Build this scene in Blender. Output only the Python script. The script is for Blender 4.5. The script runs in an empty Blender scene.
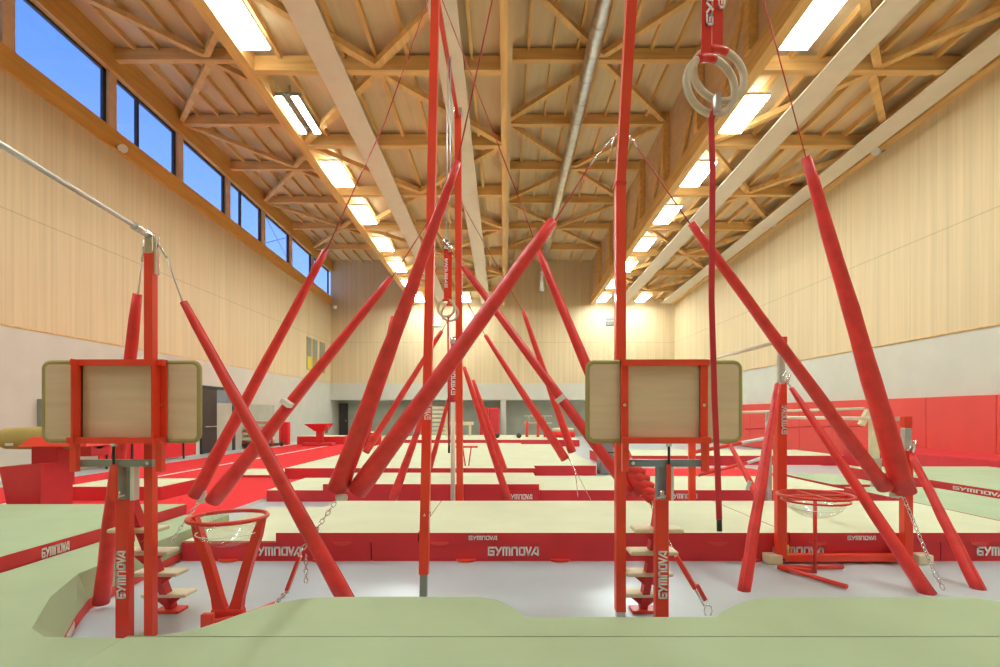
import bpy, bmesh, math, random
from mathutils import Vector, Matrix
random.seed(7)
C = bpy.context.scene.collection
F = 520.0; CX = 504.0; CY = 414.0; EYE = 1.55
SL = 0.03                                   # the roof falls 3% towards the back wall
XL, XR, YB, YF = -11.7, 11.5, 35.05, -9.0   # hall: left, right, back, behind the camera

def P(px, py, Y):
    return Vector(((px-CX)*Y/F, Y, EYE+(CY-py)*Y/F))
def G(px, py, z=0.0):
    Y = (EYE-z)*F/(py-CY)
    return Vector(((px-CX)*Y/F, Y, z))
def RZ(h, y):
    return EYE+h-SL*y

# ---------------------------------------------------------------- materials
def mat(name, col, rough=0.5, metal=0.0, var=0.06, scale=3.0, spec=0.5, bump=0.0, stretch=None, coat=0.0):
    m = bpy.data.materials.new(name); m.use_nodes = True
    nt = m.node_tree; b = nt.nodes['Principled BSDF']
    b.inputs['Roughness'].default_value = rough
    b.inputs['Metallic'].default_value = metal
    b.inputs['Specular IOR Level'].default_value = spec
    b.inputs['Coat Weight'].default_value = coat
    tc = nt.nodes.new('ShaderNodeTexCoord'); mp = nt.nodes.new('ShaderNodeMapping')
    geo = nt.nodes.new('ShaderNodeNewGeometry')
    nt.links.new(geo.outputs['Position'], mp.inputs['Vector'])
    if stretch: mp.inputs['Scale'].default_value = stretch
    n = nt.nodes.new('ShaderNodeTexNoise'); n.inputs['Scale'].default_value = scale; n.inputs['Detail'].default_value = 4
    nt.links.new(mp.outputs['Vector'], n.inputs['Vector'])
    r = nt.nodes.new('ShaderNodeValToRGB')
    r.color_ramp.elements[0].position = 0.3; r.color_ramp.elements[1].position = 0.7
    r.color_ramp.elements[0].color = (*[c*(1-var) for c in col], 1)
    r.color_ramp.elements[1].color = (*[min(1, c*(1+var)) for c in col], 1)
    nt.links.new(n.outputs['Fac'], r.inputs['Fac'])
    nt.links.new(r.outputs['Color'], b.inputs['Base Color'])
    if bump:
        bp = nt.nodes.new('ShaderNodeBump'); bp.inputs['Strength'].default_value = bump; bp.inputs['Distance'].default_value = 0.02
        nt.links.new(n.outputs['Fac'], bp.inputs['Height']); nt.links.new(bp.outputs['Normal'], b.inputs['Normal'])
    return m

def wood_wall(name, col, axis):
    """vertical spruce boards with panel joints; axis 0: boards counted along X, 1: along Y"""
    m = mat(name, col, 0.6, var=0.07, scale=1.0, stretch=(9, 9, 0.22), spec=0.25)
    nt = m.node_tree; b = nt.nodes['Principled BSDF']
    ramp = b.inputs['Base Color'].links[0].from_node
    geo = [n for n in nt.nodes if n.type == 'NEW_GEOMETRY'][0]
    sep = nt.nodes.new('ShaderNodeSeparateXYZ'); nt.links.new(geo.outputs['Position'], sep.inputs[0])
    def M(op, a, bval=None, c=None):
        n = nt.nodes.new('ShaderNodeMath'); n.operation = op
        for i, v in enumerate((a, bval, c)):
            if v is None: continue
            if isinstance(v, (int, float)): n.inputs[i].default_value = v
            else: nt.links.new(v, n.inputs[i])
        return n.outputs[0]
    u = sep.outputs[axis]
    def line(src, period, w, off=0.0):
        t = M('PINGPONG', M('ADD', src, off+1000*period), period/2)
        return M('LESS_THAN', t, w)
    board = M('MULTIPLY', line(u, 0.2, 0.005), 0.06)
    joint = M('MULTIPLY', line(u, 1.25, 0.012, 0.3), 0.12)
    zl = M('LESS_THAN', M('ABSOLUTE', M('SUBTRACT', sep.outputs[2], 6.37)), 0.02)
    zl = M('MULTIPLY', zl, 0.18)
    s = M('MAXIMUM', M('MAXIMUM', board, joint), zl)
    # board to board tone
    cell = M('FLOOR', M('DIVIDE', u, 0.2))
    wn = nt.nodes.new('ShaderNodeTexWhiteNoise'); wn.noise_dimensions = '1D'; nt.links.new(cell, wn.inputs['W'])
    tone = M('MULTIPLY_ADD', wn.outputs['Value'], 0.05, 0.955)
    k = M('MULTIPLY', tone, M('SUBTRACT', 1.0, s))
    mx = nt.nodes.new('ShaderNodeVectorMath'); mx.operation = 'SCALE'
    nt.links.new(ramp.outputs['Color'], mx.inputs[0]); nt.links.new(k, mx.inputs['Scale'])
    nt.links.new(mx.outputs[0], b.inputs['Base Color'])
    return m

def emis(name, col, s):
    m = bpy.data.materials.new(name); m.use_nodes = True
    nt = m.node_tree; nt.nodes.clear()
    o = nt.nodes.new('ShaderNodeOutputMaterial'); e = nt.nodes.new('ShaderNodeEmission')
    e.inputs[0].default_value = (*col, 1); e.inputs[1].default_value = s
    nt.links.new(e.outputs[0], o.inputs[0]); return m

def glass(name, col=(1, 1, 1), t=0.85, rough=0.05):
    m = bpy.data.materials.new(name); m.use_nodes = True
    nt = m.node_tree; nt.nodes.clear()
    o = nt.nodes.new('ShaderNodeOutputMaterial'); mx = nt.nodes.new('ShaderNodeMixShader')
    a = nt.nodes.new('ShaderNodeBsdfTransparent'); g = nt.nodes.new('ShaderNodeBsdfGlossy')
    a.inputs[0].default_value = (*col, 1); g.inputs['Roughness'].default_value = rough
    mx.inputs[0].default_value = 1-t
    nt.links.new(a.outputs[0], mx.inputs[1]); nt.links.new(g.outputs[0], mx.inputs[2]); nt.links.new(mx.outputs[0], o.inputs[0])
    return m

M_ = dict(
    red=mat('red_enamel', (0.78, 0.040, 0.020), 0.35, var=0.05, coat=0.2),
    orange=mat('orange_red_enamel', (0.84, 0.055, 0.022), 0.35, var=0.05, coat=0.2),
    sleeve=mat('red_vinyl_sleeve', (0.80, 0.045, 0.040), 0.42, var=0.12, scale=9, bump=0.25),
    matside=mat('red_mat_vinyl', (0.66, 0.030, 0.040), 0.55, var=0.06),
    pad=mat('red_wall_pad', (0.72, 0.065, 0.050), 0.6, var=0.05, scale=1.2),
    carpet=mat('red_carpet', (0.80, 0.045, 0.050), 0.95, var=0.07, scale=30, spec=0.1),
    green=mat('sage_mat_cloth', (0.40, 0.475, 0.285), 0.85, var=0.035, scale=2.2, spec=0.2),
    mint=mat('pale_mint_cloth', (0.44, 0.52, 0.33), 0.85, var=0.04, scale=2, spec=0.2),
    cream=mat('cream_mat_cloth', (0.655, 0.655, 0.45), 0.85, var=0.035, scale=2, spec=0.2),
    floor=mat('grey_resin_floor', (0.475, 0.535, 0.555), 0.28, var=0.06, scale=0.9, spec=0.5),
    concrete=mat('fair_concrete', (0.60, 0.57, 0.48), 0.75, var=0.035, scale=1.6, spec=0.3, bump=0.05),
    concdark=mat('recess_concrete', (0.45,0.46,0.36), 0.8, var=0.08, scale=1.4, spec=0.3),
    beam=mat('glulam_spruce', (0.78, 0.47, 0.17), 0.55, var=0.14, scale=1.5, stretch=(6, 0.5, 6), spec=0.3),
    chord=mat('glulam_chord', (0.76, 0.46, 0.17), 0.55, var=0.14, scale=1.5, stretch=(0.5, 6, 6), spec=0.3),
    sill=mat('orange_glulam', (0.70, 0.37, 0.09), 0.55, var=0.12, scale=1.5, stretch=(6, 0.5, 6), spec=0.3),
    deck=mat('acoustic_deck', (0.72, 0.54, 0.32), 0.85, var=0.06, scale=1.0, stretch=(7, 0.4, 1), spec=0.1),
    face=mat('plywood_face', (0.74,0.50,0.30), 0.7, var=0.08, scale=1.0, stretch=(1, 2, 4), spec=0.2),
    radiant=mat('white_radiant_steel', (0.80, 0.70, 0.55), 0.5, var=0.03, spec=0.3),
    duct=mat('galvanised_steel', (0.70, 0.70, 0.68), 0.28, metal=0.85, var=0.15, scale=5),
    steel=mat('brushed_steel', (0.62, 0.62, 0.60), 0.30, metal=0.8, var=0.08, scale=8),
    chrome=mat('chrome', (0.78, 0.78, 0.76), 0.15, metal=0.95, var=0.05),
    white=mat('white_paint', (0.80, 0.79, 0.75), 0.5, var=0.03),
    letter=mat('white_print', (0.95, 0.93, 0.91), 0.6, var=0.02),
    black=mat('black_plastic', (0.02, 0.02, 0.02), 0.4, var=0.2),
    dark=mat('dark_frame', (0.035, 0.03, 0.028), 0.45, var=0.15),
    brown=mat('brown_door', (0.05, 0.035, 0.03), 0.5, var=0.15),
    board=mat('birch_board', (0.72, 0.53, 0.36), 0.6, var=0.07, scale=1.3, stretch=(1.2, 1, 14), spec=0.3),
    edging=mat('olive_edging', (0.40, 0.32, 0.12), 0.7, var=0.08),
    suede=mat('tan_suede', (0.46, 0.32, 0.10), 0.85, var=0.08),
    ringwood=mat('ring_birch', (0.66, 0.52, 0.37), 0.5, var=0.08, scale=20),
    tread=mat('pale_tread', (0.76, 0.68, 0.46), 0.55, var=0.06),
    rope=mat('red_cable', (0.55, 0.05, 0.04), 0.5, var=0.1),
    blue=mat('blue_grey_steel', (0.25, 0.31, 0.38), 0.35, metal=0.5, var=0.08),
    greysteel=mat('grey_green_steel', (0.30, 0.33, 0.29), 0.35, metal=0.5, var=0.08),
    greypad=mat('grey_pad', (0.25, 0.26, 0.27), 0.6, var=0.05),
    yellow=mat('yellow_panel', (0.75, 0.55, 0.03), 0.6, var=0.05),
    tubes=emis('lamp_diffuser', (0.88, 1.0, 0.98), 27.0),
    roof_glow=emis('added_roof_glow', (0.88, 1.0, 0.98), 3.2),  # added upward glow that brightens the roof, not a known lamp part
    pane=glass('window_glass', (0.92, 0.96, 1), 0.95),
    bowl=glass('clear_bowl', (0.97, 0.98, 0.95), 0.86, 0.08),
    wallL=wood_wall('spruce_wall_side', (0.70, 0.54, 0.325), 1),
    wallB=wood_wall('spruce_wall_back', (0.70, 0.54, 0.325), 0),
)

# ---------------------------------------------------------------- mesh helpers
ORG = {}
def root_of(o):
    while o.parent: o = o.parent
    return o
def build(name, bm, m, parent=None, smooth=False):
    me = bpy.data.meshes.new(name)
    bmesh.ops.recalc_face_normals(bm, faces=bm.faces)
    off = Vector((0, 0, 0))
    if parent is not None:
        off = ORG.get(root_of(parent).name, Vector((0, 0, 0)))
    if off.length: bmesh.ops.translate(bm, verts=bm.verts, vec=-off)
    bm.to_mesh(me); bm.free()
    ms = m if isinstance(m, (list, tuple)) else [m]
    for k in ms: me.materials.append(M_[k])
    if smooth:
        for p in me.polygons: p.use_smooth = True
    o = bpy.data.objects.new(name, me); C.objects.link(o)
    if parent is not None: o.parent = parent
    return o
def thing(name, label, cat, loc, group=None):
    o = bpy.data.objects.new(name, None); C.objects.link(o)
    o.location = loc; o.empty_display_size = 0.1
    o['label'] = label; o['category'] = cat
    if group: o['group'] = group
    ORG[o.name] = Vector(loc)
    return o
def tag(o, label, cat, group=None):
    o['label'] = label; o['category'] = cat
    if group: o['group'] = group
    return o
def struct(name, bm, m, parent=None):
    o = build(name, bm, m, parent)
    if parent is None: o['kind'] = 'structure'
    return o
def N(): return bmesh.new()
def hexa(bm, pts, mi=0):
    v = [bm.verts.new(p) for p in pts]
    for f in ((0,1,2,3), (7,6,5,4), (0,4,5,1), (1,5,6,2), (2,6,7,3), (3,7,4,0)):
        fc = bm.faces.new([v[i] for i in f]); fc.material_index = mi
def box(bm, x0, x1, y0, y1, z0, z1, mi=0):
    hexa(bm, [(x0,y0,z0),(x1,y0,z0),(x1,y1,z0),(x0,y1,z0),(x0,y0,z1),(x1,y0,z1),(x1,y1,z1),(x0,y1,z1)], mi)
def rbox(bm, x0, x1, y0, y1, z0, z1, r=0.01, mi=0):
    b2 = bmesh.new(); box(b2, x0, x1, y0, y1, z0, z1)
    bmesh.ops.bevel(b2, geom=list(b2.edges), offset=r, segments=2, affect='EDGES', profile=0.5)
    merge(bm, b2, mi)
def merge(bm, b2, mi=0):
    mp = {}
    for v in b2.verts: mp[v] = bm.verts.new(v.co)
    for f in b2.faces:
        try:
            nf = bm.faces.new([mp[v] for v in f.verts]); nf.material_index = mi
        except ValueError: pass
    b2.free()
def rbeamY(bm, x0, x1, h0, h1, y0, y1):
    """beam that runs along Y and falls with the roof"""
    a, b, c, d = RZ(h0,y0), RZ(h0,y1), RZ(h1,y0), RZ(h1,y1)
    hexa(bm, [(x0,y0,a),(x1,y0,a),(x1,y1,b),(x0,y1,b),(x0,y0,c),(x1,y0,c),(x1,y1,d),(x0,y1,d)])
def basis(d, up=Vector((0,0,1))):
    d = d.normalized()
    if abs(d.dot(up)) > 0.98: up = Vector((0,1,0))
    s = d.cross(up).normalized(); u = s.cross(d).normalized()
    return s, u
def bar(bm, p, q, w, h, mi=0, up=Vector((0,0,1))):
    p, q = Vector(p), Vector(q); s, u = basis(q-p, up); s = s*w/2; u = u*h/2
    hexa(bm, [p-s-u, p+s-u, p+s+u, p-s+u, q-s-u, q+s-u, q+s+u, q-s+u], mi)
def tube(bm, pts, radii, n=12, closed=False, caps=True, mi=0, flat=1.0):
    pts = [Vector(p) for p in pts]
    if isinstance(radii, (int, float)): radii = [radii]*len(pts)
    rings = []; L = len(pts); ps = None
    for i, p in enumerate(pts):
        if closed: d = pts[(i+1) % L]-pts[i-1]
        else: d = pts[min(i+1, L-1)]-pts[max(i-1, 0)]
        d.normalize()
        if ps is None: s, u = basis(d)
        else:
            s = (ps-d*ps.dot(d)).normalized(); u = s.cross(d).normalized()
        ps = s
        rings.append([bm.verts.new(p+(s*math.cos(2*math.pi*k/n)+u*flat*math.sin(2*math.pi*k/n))*radii[i]) for k in range(n)])
    for i in range(L if closed else L-1):
        a, b = rings[i], rings[(i+1) % L]
        for k in range(n):
            f = bm.faces.new([a[k], a[(k+1) % n], b[(k+1) % n], b[k]]); f.smooth = True; f.material_index = mi
    if caps and not closed:
        for r in (rings[0], rings[-1]):
            f = bm.faces.new(r); f.material_index = mi
def prism(bm, pts, z0, z1, mtop=0, mside=1):
    """plan outline extruded; z1 may be a list of heights, one per point"""
    zs = z1 if isinstance(z1, (list, tuple)) else [z1]*len(pts)
    a = [bm.verts.new((x, y, z0)) for x, y in pts]; b = [bm.verts.new((x, y, z)) for (x, y), z in zip(pts, zs)]
    f = bm.faces.new(b); f.material_index = mtop
    f = bm.faces.new(a[::-1]); f.material_index = mside
    n = len(pts)
    for i in range(n):
        f = bm.faces.new([a[i], a[(i+1) % n], b[(i+1) % n], b[i]]); f.material_index = mside
def arc(cx, cy, cz, r, a0, a1, n, plane='xy', ry=None):
    ry = r if ry is None else ry; out = []
    for i in range(n):
        t = a0+(a1-a0)*i/(n-1); c, s = math.cos(t)*r, math.sin(t)*ry
        out.append({'xy': (cx+c, cy+s, cz), 'xz': (cx+c, cy, cz+s), 'yz': (cx, cy+c, cz+s)}[plane])
    return out
def chain(bm, p, q, link=0.05, r=0.004, w=0.028):
    p, q = Vector(p), Vector(q); d = q-p; n = max(2, int(d.length/(link*0.78))); s, u = basis(d); d.normalize()
    for i in range(n):
        c = p+(q-p)*((i+0.5)/n); a = s if i % 2 else u
        pts = []
        for k in range(10):
            t = 2*math.pi*k/10; pts.append(c+d*math.cos(t)*link/2+a*math.sin(t)*w/2)
        tube(bm, pts, r, n=5, closed=True)

# white block lettering, one mesh per word
LET = {'G': ([[(.75,.9),(.1,.9),(.1,.1),(.75,.1),(.75,.5),(.42,.5)]], .95),
       'Y': ([[(.08,.9),(.4,.45)],[(.75,.9),(.25,.1)]], .92),
       'M': ([[(.1,.1),(.1,.9),(.9,.9),(.9,.1)],[(.5,.9),(.5,.1)]], 1.12),
       'N': ([[(.1,.1),(.1,.9),(.72,.9),(.72,.1)]], .95),
       'O': ([[(.1,.1),(.1,.9),(.72,.9),(.72,.1),(.1,.1)]], .92),
       'V': ([[(.05,.9),(.3,.1),(.62,.9)]], .72),
       'A': ([[(.02,.1),(.5,.9),(.8,.9),(.8,.1),(.45,.25)]], .95)}
def lettering(parent, org, ux, uy, h, length, word='GYMNOVA', nrm=None, th=0.004, m='letter', t=.2):
    bm = N(); ux = Vector(ux).normalized(); uy = Vector(uy).normalized(); nn = ux.cross(uy).normalized()
    tot = sum(LET[c][1] for c in word); kx = length/tot; x = 0.0; org = Vector(org)
    for c in word:
        strokes, adv = LET[c]
        for st in strokes:
            for (a, b) in zip(st, st[1:]):
                A = Vector((a[0]+x, a[1])); B = Vector((b[0]+x, b[1])); d = (B-A).normalized()*t/2; e = Vector((-d.y, d.x))
                q = [A-d-e, B+d-e, B+d+e, A-d+e]
                lo = [org+ux*v.x*kx+uy*v.y*h+nn*0.001 for v in q]; hi = [p+nn*th for p in lo]
                hexa(bm, lo+hi)
        x += adv
    return build('lettering', bm, m, parent)

# ================================================================= SETTING
bm = N(); box(bm, XL, XR, YF, YB+1.9, -0.2, 0.0); struct('floor', bm, 'floor')
# --- side and back walls
def wall_prism(x0, x1, z0, h):
    bm = N(); a, b = RZ(h, YF), RZ(h, YB)
    hexa(bm, [(x0,YF,z0),(x1,YF,z0),(x1,YB,z0),(x0,YB,z0),(x0,YF,a),(x1,YF,a),(x1,YB,b),(x0,YB,b)]); return bm
CT = 3.64
bm = N(); box(bm, XL-.3, XL, YF, YB+1.9, 0, CT); o = struct('wall_left', bm, 'concrete')
build('wood_cladding', wall_prism(XL-.3, XL, CT, 8.45), 'wallL', o)
bm = N(); box(bm, XR, XR+.3, YF, YB+1.9, 0, CT); o = struct('wall_right', bm, 'concrete')
build('wood_cladding', wall_prism(XR-.02, XR+.3, CT, 9.0), 'wallL', o)
for nm, x0, x1 in (('trim_1', XL, XL+.02), ('trim_2', XR-.035, XR)):
    bm = N(); box(bm, x0, x1, YF, YB, CT-.02, CT+.015); struct(nm, bm, 'chord')
bm = N(); box(bm, XL, XR, YB, YB+.3, CT, RZ(11.45, YB)+.3); ob = struct('wall_back', bm, 'wallB')
bm = N(); box(bm, XL, XR, YB-.02, YB+.3, 2.5, CT); build('concrete_lintel', bm, 'concrete', ob)
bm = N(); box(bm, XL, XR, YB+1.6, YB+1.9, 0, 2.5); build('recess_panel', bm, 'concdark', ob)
bm = N(); box(bm, XL, XR, YB+.3, YB+1.6, 2.5, 2.6); build('recess_soffit', bm, 'concrete', ob)
for i, (a, b) in enumerate(((500.5, 506), (413, 420))):
    p = P(a, 414, YB); q = P(b, 414, YB)
    bm = N(); box(bm, p.x, q.x, YB+.02, YB+.3, 0, 2.5); struct('column', bm, 'concrete')
bm = N(); box(bm, XL, XR, YF-.3, YF, 0, 13.5); struct('wall_front', bm, 'wallB')

# --- roof: sections by X, low and high
SECT = [(XL, -6.0, 11.0, 'high'), (-6.0, 0.0, 8.44, 'low'), (0.0, 5.85, 11.0, 'high'), (6.05, XR, 8.44, 'low')]
CHY = [12.3+3.25*k for k in range(-3, 7)]
bm = N()
for x0, x1, h, kd in SECT: rbeamY(bm, x0-(.25 if kd == 'high' else .0), x1+.2, h+.42, h+.6, YF, YB)
struct('ceiling', bm, 'deck')
# stepped faces between low and high sections
for x0, x1 in ((-6.0, -5.9), (-.05, .05), (5.95, 6.05)):
    bm = N(); rbeamY(bm, x0, x1, 8.9, 11.6, YF, YB); struct('ceiling_panel', bm, 'face')
for x0, x1, h0, h1 in ((-6.14, -5.86, 8.40, 8.92), (-.08, .08, 8.38, 8.92), (5.80, 6.06, 8.40, 8.92)):
    bm = N(); rbeamY(bm, x0, x1, h0, h1, YF, YB); struct('roof_beam', bm, 'beam')
bm = N(); rbeamY(bm, XR-.28, XR-.02, 8.42, 8.86, YF, YB); struct('roof_beam', bm, 'beam')
bm = N(); rbeamY(bm, XL-.05, XL+.14, 10.62, 11.42, YF, YB); struct('roof_beam', bm, 'sill')
bm = N(); rbeamY(bm, XL-.05, XL+.08, 8.40, 8.97, YF, YB); struct('roof_beam', bm, 'sill')
for si, (x0, x1, h, kd) in enumerate(SECT):
    xa, xb = x0, x1
    xm = (xa+xb)/2
    for k, y in enumerate(CHY):
        bm = N(); b, t = RZ(h, y), RZ(h+.34, y); box(bm, xa, xb, y-.1, y+.1, b, t); struct('cross_beam', bm, 'chord')
    # joists
    n = 8; w = (xb-xa)/n
    for i in range(1, n):
        bm = N(); x = xa+w*i; rbeamY(bm, x-.04, x+.04, h+.26, h+.43, 2.5, YB); struct('joist_beam', bm, 'beam')
    # zigzag bracing in the plane of the chords
    for k in range(len(CHY)-1):
        ya, yb = CHY[k], CHY[k+1]
        mid_first = ((k-3) % 2 == 0) if kd == 'low' else ((k-3) % 2 == 1)
        for xe in (xa+.1, xb-.1):
            if mid_first: p, q = (xm, ya+.1), (xe, yb-.1)
            else: p, q = (xe, ya+.1), (xm, yb-.1)
            bm = N(); bar(bm, (p[0], p[1], RZ(h+.12, p[1])), (q[0], q[1], RZ(h+.12, q[1])), .17, .15); struct('brace_beam', bm, 'beam')
# studs and struts on the stepped face right of the middle
for k, y in enumerate(CHY):
    bm = N(); box(bm, 5.72, 5.94, y-.13, y+.13, RZ(8.9, y), RZ(11.4, y)); struct('post_column', bm, 'beam')
    if k < len(CHY)-1:
        y2 = CHY[k+1]
        bm = N(); bar(bm, (5.88, y+.1, RZ(11.0, y)), (5.88, (y+y2)/2, RZ(8.95, (y+y2)/2)), .08, .12); struct('brace_beam', bm, 'beam')
# --- clerestory windows
for k in range(-1, 7):
    y0, y1 = CHY[k+3], (CHY[k+4] if k+4 < len(CHY) else YB)
    bm = N(); box(bm, XL-.1, XL+.05, y0-.22, y0+.10, RZ(8.9, y0), RZ(10.7, y0)); struct('window_post_column', bm, 'face')
    a, b = y0+.10, y1-.22; fx = XL-.06
    bm = N()
    for (ya, yb, h0, h1) in ((a, a+.06, 9.0, 10.62), (b-.12, b, 9.0, 10.62), (a, b, 9.0, 9.05), (a, b, 10.54, 10.62)):
        rbeamY(bm, fx-.05, fx+.03, h0, h1, ya, yb)
    if k in (1, 3): rbeamY(bm, fx-.05, fx+.04, 9.0, 10.62, a+.95, a+1.05)
    o = struct('window_%d' % (k+2), bm, 'dark')
    bm = N(); rbeamY(bm, fx-.02, fx-.01, 9.0, 10.62, a, b); build('pane', bm, 'pane', o)
    if k == 4:
        bm = N(); tube(bm, [(XL, a, RZ(9.1, a)), (XL, b, RZ(10.5, b))], .012, 6); tube(bm, [(XL, a, RZ(10.5, a)), (XL, b, RZ(9.1, b))], .012, 6)
        build('tie_rod', bm, 'dark', o)
# --- left wall door, opening, slit windows
def on_left(px): return (XL)*F/(px-CX)
yA, yB = on_left(200.5), on_left(233)
o = None; bm = N()
for a, b, z0, z1 in ((yA-.05, yB+.05, 2.56, 2.66), (yB-.12, yB+.05, 0, 2.6), (yA-.05, yA+.05, 0, 2.6)):
    box(bm, XL-.02, XL+.08, a, b, z0, z1)
o = struct('door_1', bm, 'dark')
bm = N(); rbox(bm, XL+.0, XL+.06, yA+.05, yA+1.05, 0.02, 2.56, .01); l = build('door_leaf', bm, 'brown', o)
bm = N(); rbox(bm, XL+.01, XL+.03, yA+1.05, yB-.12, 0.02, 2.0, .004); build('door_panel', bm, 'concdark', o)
bm = N(); rbox(bm, XL+.01, XL+.03, yA+1.05, yB-.12, 2.0, 2.56, .004); build('transom_pane', bm, 'blue', o)
bm = N(); tube(bm, [(XL+.12, yA+.15, 1.05), (XL+.12, yA+.95, 1.05)], .02, 8)
tube(bm, [(XL+.06, yA+.2, 1.05), (XL+.12, yA+.2, 1.05)], .015, 6); tube(bm, [(XL+.06, yA+.9, 1.05), (XL+.12, yA+.9, 1.05)], .015, 6)
build('door_handle', bm, 'steel', o)
ya, yb = on_left(248), on_left(273)
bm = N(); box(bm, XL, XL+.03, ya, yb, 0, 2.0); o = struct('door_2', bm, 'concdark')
bm = N(); box(bm, XL, XL+.06, ya-.06, ya, 0, 2.06); box(bm, XL, XL+.06, yb, yb+.06, 0, 2.06); box(bm, XL, XL+.06, ya, yb, 2.0, 2.06); build('door_frame', bm, 'concrete', o)
for i, (a, b, t, u) in enumerate(((306.5, 311, 337, 368), (312.5, 317, 340, 374), (319.5, 324.5, 343, 380))):
    y0, y1 = on_left(a), on_left(b)
    bm = N(); box(bm, XL, XL+.03, y0, y1, 4.2, 6.15); o = struct('window_%d' % (20+i), bm, 'edging')
    bm = N(); box(bm, XL+.03, XL+.04, y0+.08, y1-.08, 4.25, 5.0); build('lower_pane', bm, 'yellow' if i == 0 else 'suede', o)
    bm = N(); box(bm, XL+.03, XL+.04, y0+.08, y1-.08, 5.0, 6.1); build('upper_pane', bm, 'greysteel', o)
# back recess dark door
p, q = P(332, 414, YB), P(341, 414, YB)
bm = N(); box(bm, p.x, q.x, YB+1.5, YB+1.6, 0, 2.3); o = struct('door_3', bm, 'brown')
bm = N(); tube(bm, [(q.x-.12, YB+1.46, 1.0), (q.x-.12, YB+1.46, 1.15)], .02, 6); build('door_handle', bm, 'steel', o)

# ================================================================= CEILING FIXTURES
def radiant(x0, x1, label):
    x0, x1 = x0*1.032, x1*1.032
    t = thing('radiant_heating_panel', label, 'heating panel', ((x0+x1)/2, YB/2, RZ(8.38, YB/2)), 'radiant strips under the roof')
    bm = N(); rbeamY(bm, x0, x1, 8.36, 8.40, 1.0, YB-.6)
    build('radiant_sheet', bm, 'radiant', t)
    for y in CHY[::2]:
        for x in (x0+.1, x1-.1):
            bm = N(); tube(bm, [(x, y+.2, RZ(8.40, y)), (x, y+.2, RZ(8.7, y))], .006, 6); build('hanger', bm, 'steel', t)
radiant(-4.2, -3.58, 'wide pale heating strip under the roof, first from the left window wall')
radiant(-1.47, -.90, 'pale heating strip running just left of the central roof beam')
radiant(7.2, 7.85, 'pale heating strip beside the right-hand row of ceiling lamps')
radiant(10.05, 10.7, 'pale heating strip nearest the right-hand timber wall')
# spiral duct
t = thing('ventilation_duct', 'round galvanised ventilation duct under the high roof right of the middle beam', 'duct', (2.5, 17, RZ(10.6, 17)))
bm = N(); tube(bm, [(2.5, y, RZ(10.62, y)) for y in (1, 8, 15, 22, 29, 34.2)], .21, 20); build('duct_tube', bm, 'duct', t)
for y in [2+1.05*i for i in range(30)]:
    bm = N(); tube(bm, [(2.5, y, RZ(10.62, y)), (2.5, y+.03, RZ(10.62, y+.03))], .22, 20); build('duct_collar', bm, 'steel', t)
z = RZ(10.62, 34.2)
bm = N(); tube(bm, [(2.5, 34.0, z), (2.5, 34.3, z-.05), (2.5, 34.42, z-.25), (2.5, 34.42, z-1.5)], [.19, .19, .19, .19], 20); build('duct_elbow', bm, 'duct', t)
# lamps
def lamp(x, y, label, twin=False, L=1.62):
    h = 8.42; zt = RZ(h, y); grp = 'ceiling lamps in long rows'
    t = thing('ceiling_light', label, 'ceiling light', (x, y, zt), grp)
    if twin:
        bm = N()
        for yy in (y-L/2+.1, y+L/2-.1): rbeamY(bm, x-.33, x+.33, h+.12, h+.15, yy-.04, yy+.04)
        build('lamp_housing', bm, 'greysteel', t)
    else:
        bm = N(); rbeamY(bm, x-.33, x+.33, h+.03, h+.10, y-L/2-.03, y+L/2+.03); build('lamp_housing', bm, 'white', t)
        bm = N(); rbeamY(bm, x-.26, x+.26, h+.10, h+.11, y-L/2+.1, y+L/2-.1); build('added_glow_sheet', bm, 'roof_glow', t)  # added glowing sheet on top of the housing, lightens the deck above
    if twin:
        for s in (-.2, .2):
            bm = N(); rbeamY(bm, x+s-.085, x+s+.085, h-.01, h+.01, y-L/2, y+L/2); o = build('lamp_tube', bm, 'tubes', t)
            bm = N(); rbeamY(bm, x+s-.10, x+s+.10, h+.01, h+.11, y-L/2-.02, y+L/2+.02); build('tube_cover', bm, 'greysteel', o)
    else:
        bm = N(); rbeamY(bm, x-.30, x+.30, h, h+.03, y-L/2, y+L/2); build('diffuser', bm, 'tubes', t)
    bm = N()
    for s in (-.6, .6): tube(bm, [(x, y+s, RZ(h+.1, y+s)), (x, y+s, RZ(h+.45, y+s))], .012, 6)
    build('hanger', bm, 'steel', t)
    return t
ordl = ['nearest the camera at the top edge', 'second from the near end', 'third from the near end', 'fourth from the near end', 'fifth from the near end',
        'sixth from the near end', 'seventh from the near end', 'last before the back wall']
for k in range(-4, 8):  # negative steps are unseen lamps, added to continue the rows and give light
    y = 10.72+3.25*k
    la = ordl[k] if k >= 0 else 'added out of view behind the camera'
    lamp(-5.50, y, ('twin-tube lamp in the left row, ' if k == 1 else 'white rectangular lamp in the left row, ')+la, k == 1)
    lamp(6.42, y, 'white rectangular lamp in the right row, '+la)
lamp(-2.5, 33.47, 'small bright lamp by the back wall right of the left row')
lamp(8.95, 33.47, 'small bright lamp by the back wall nearest the right wall')

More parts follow.
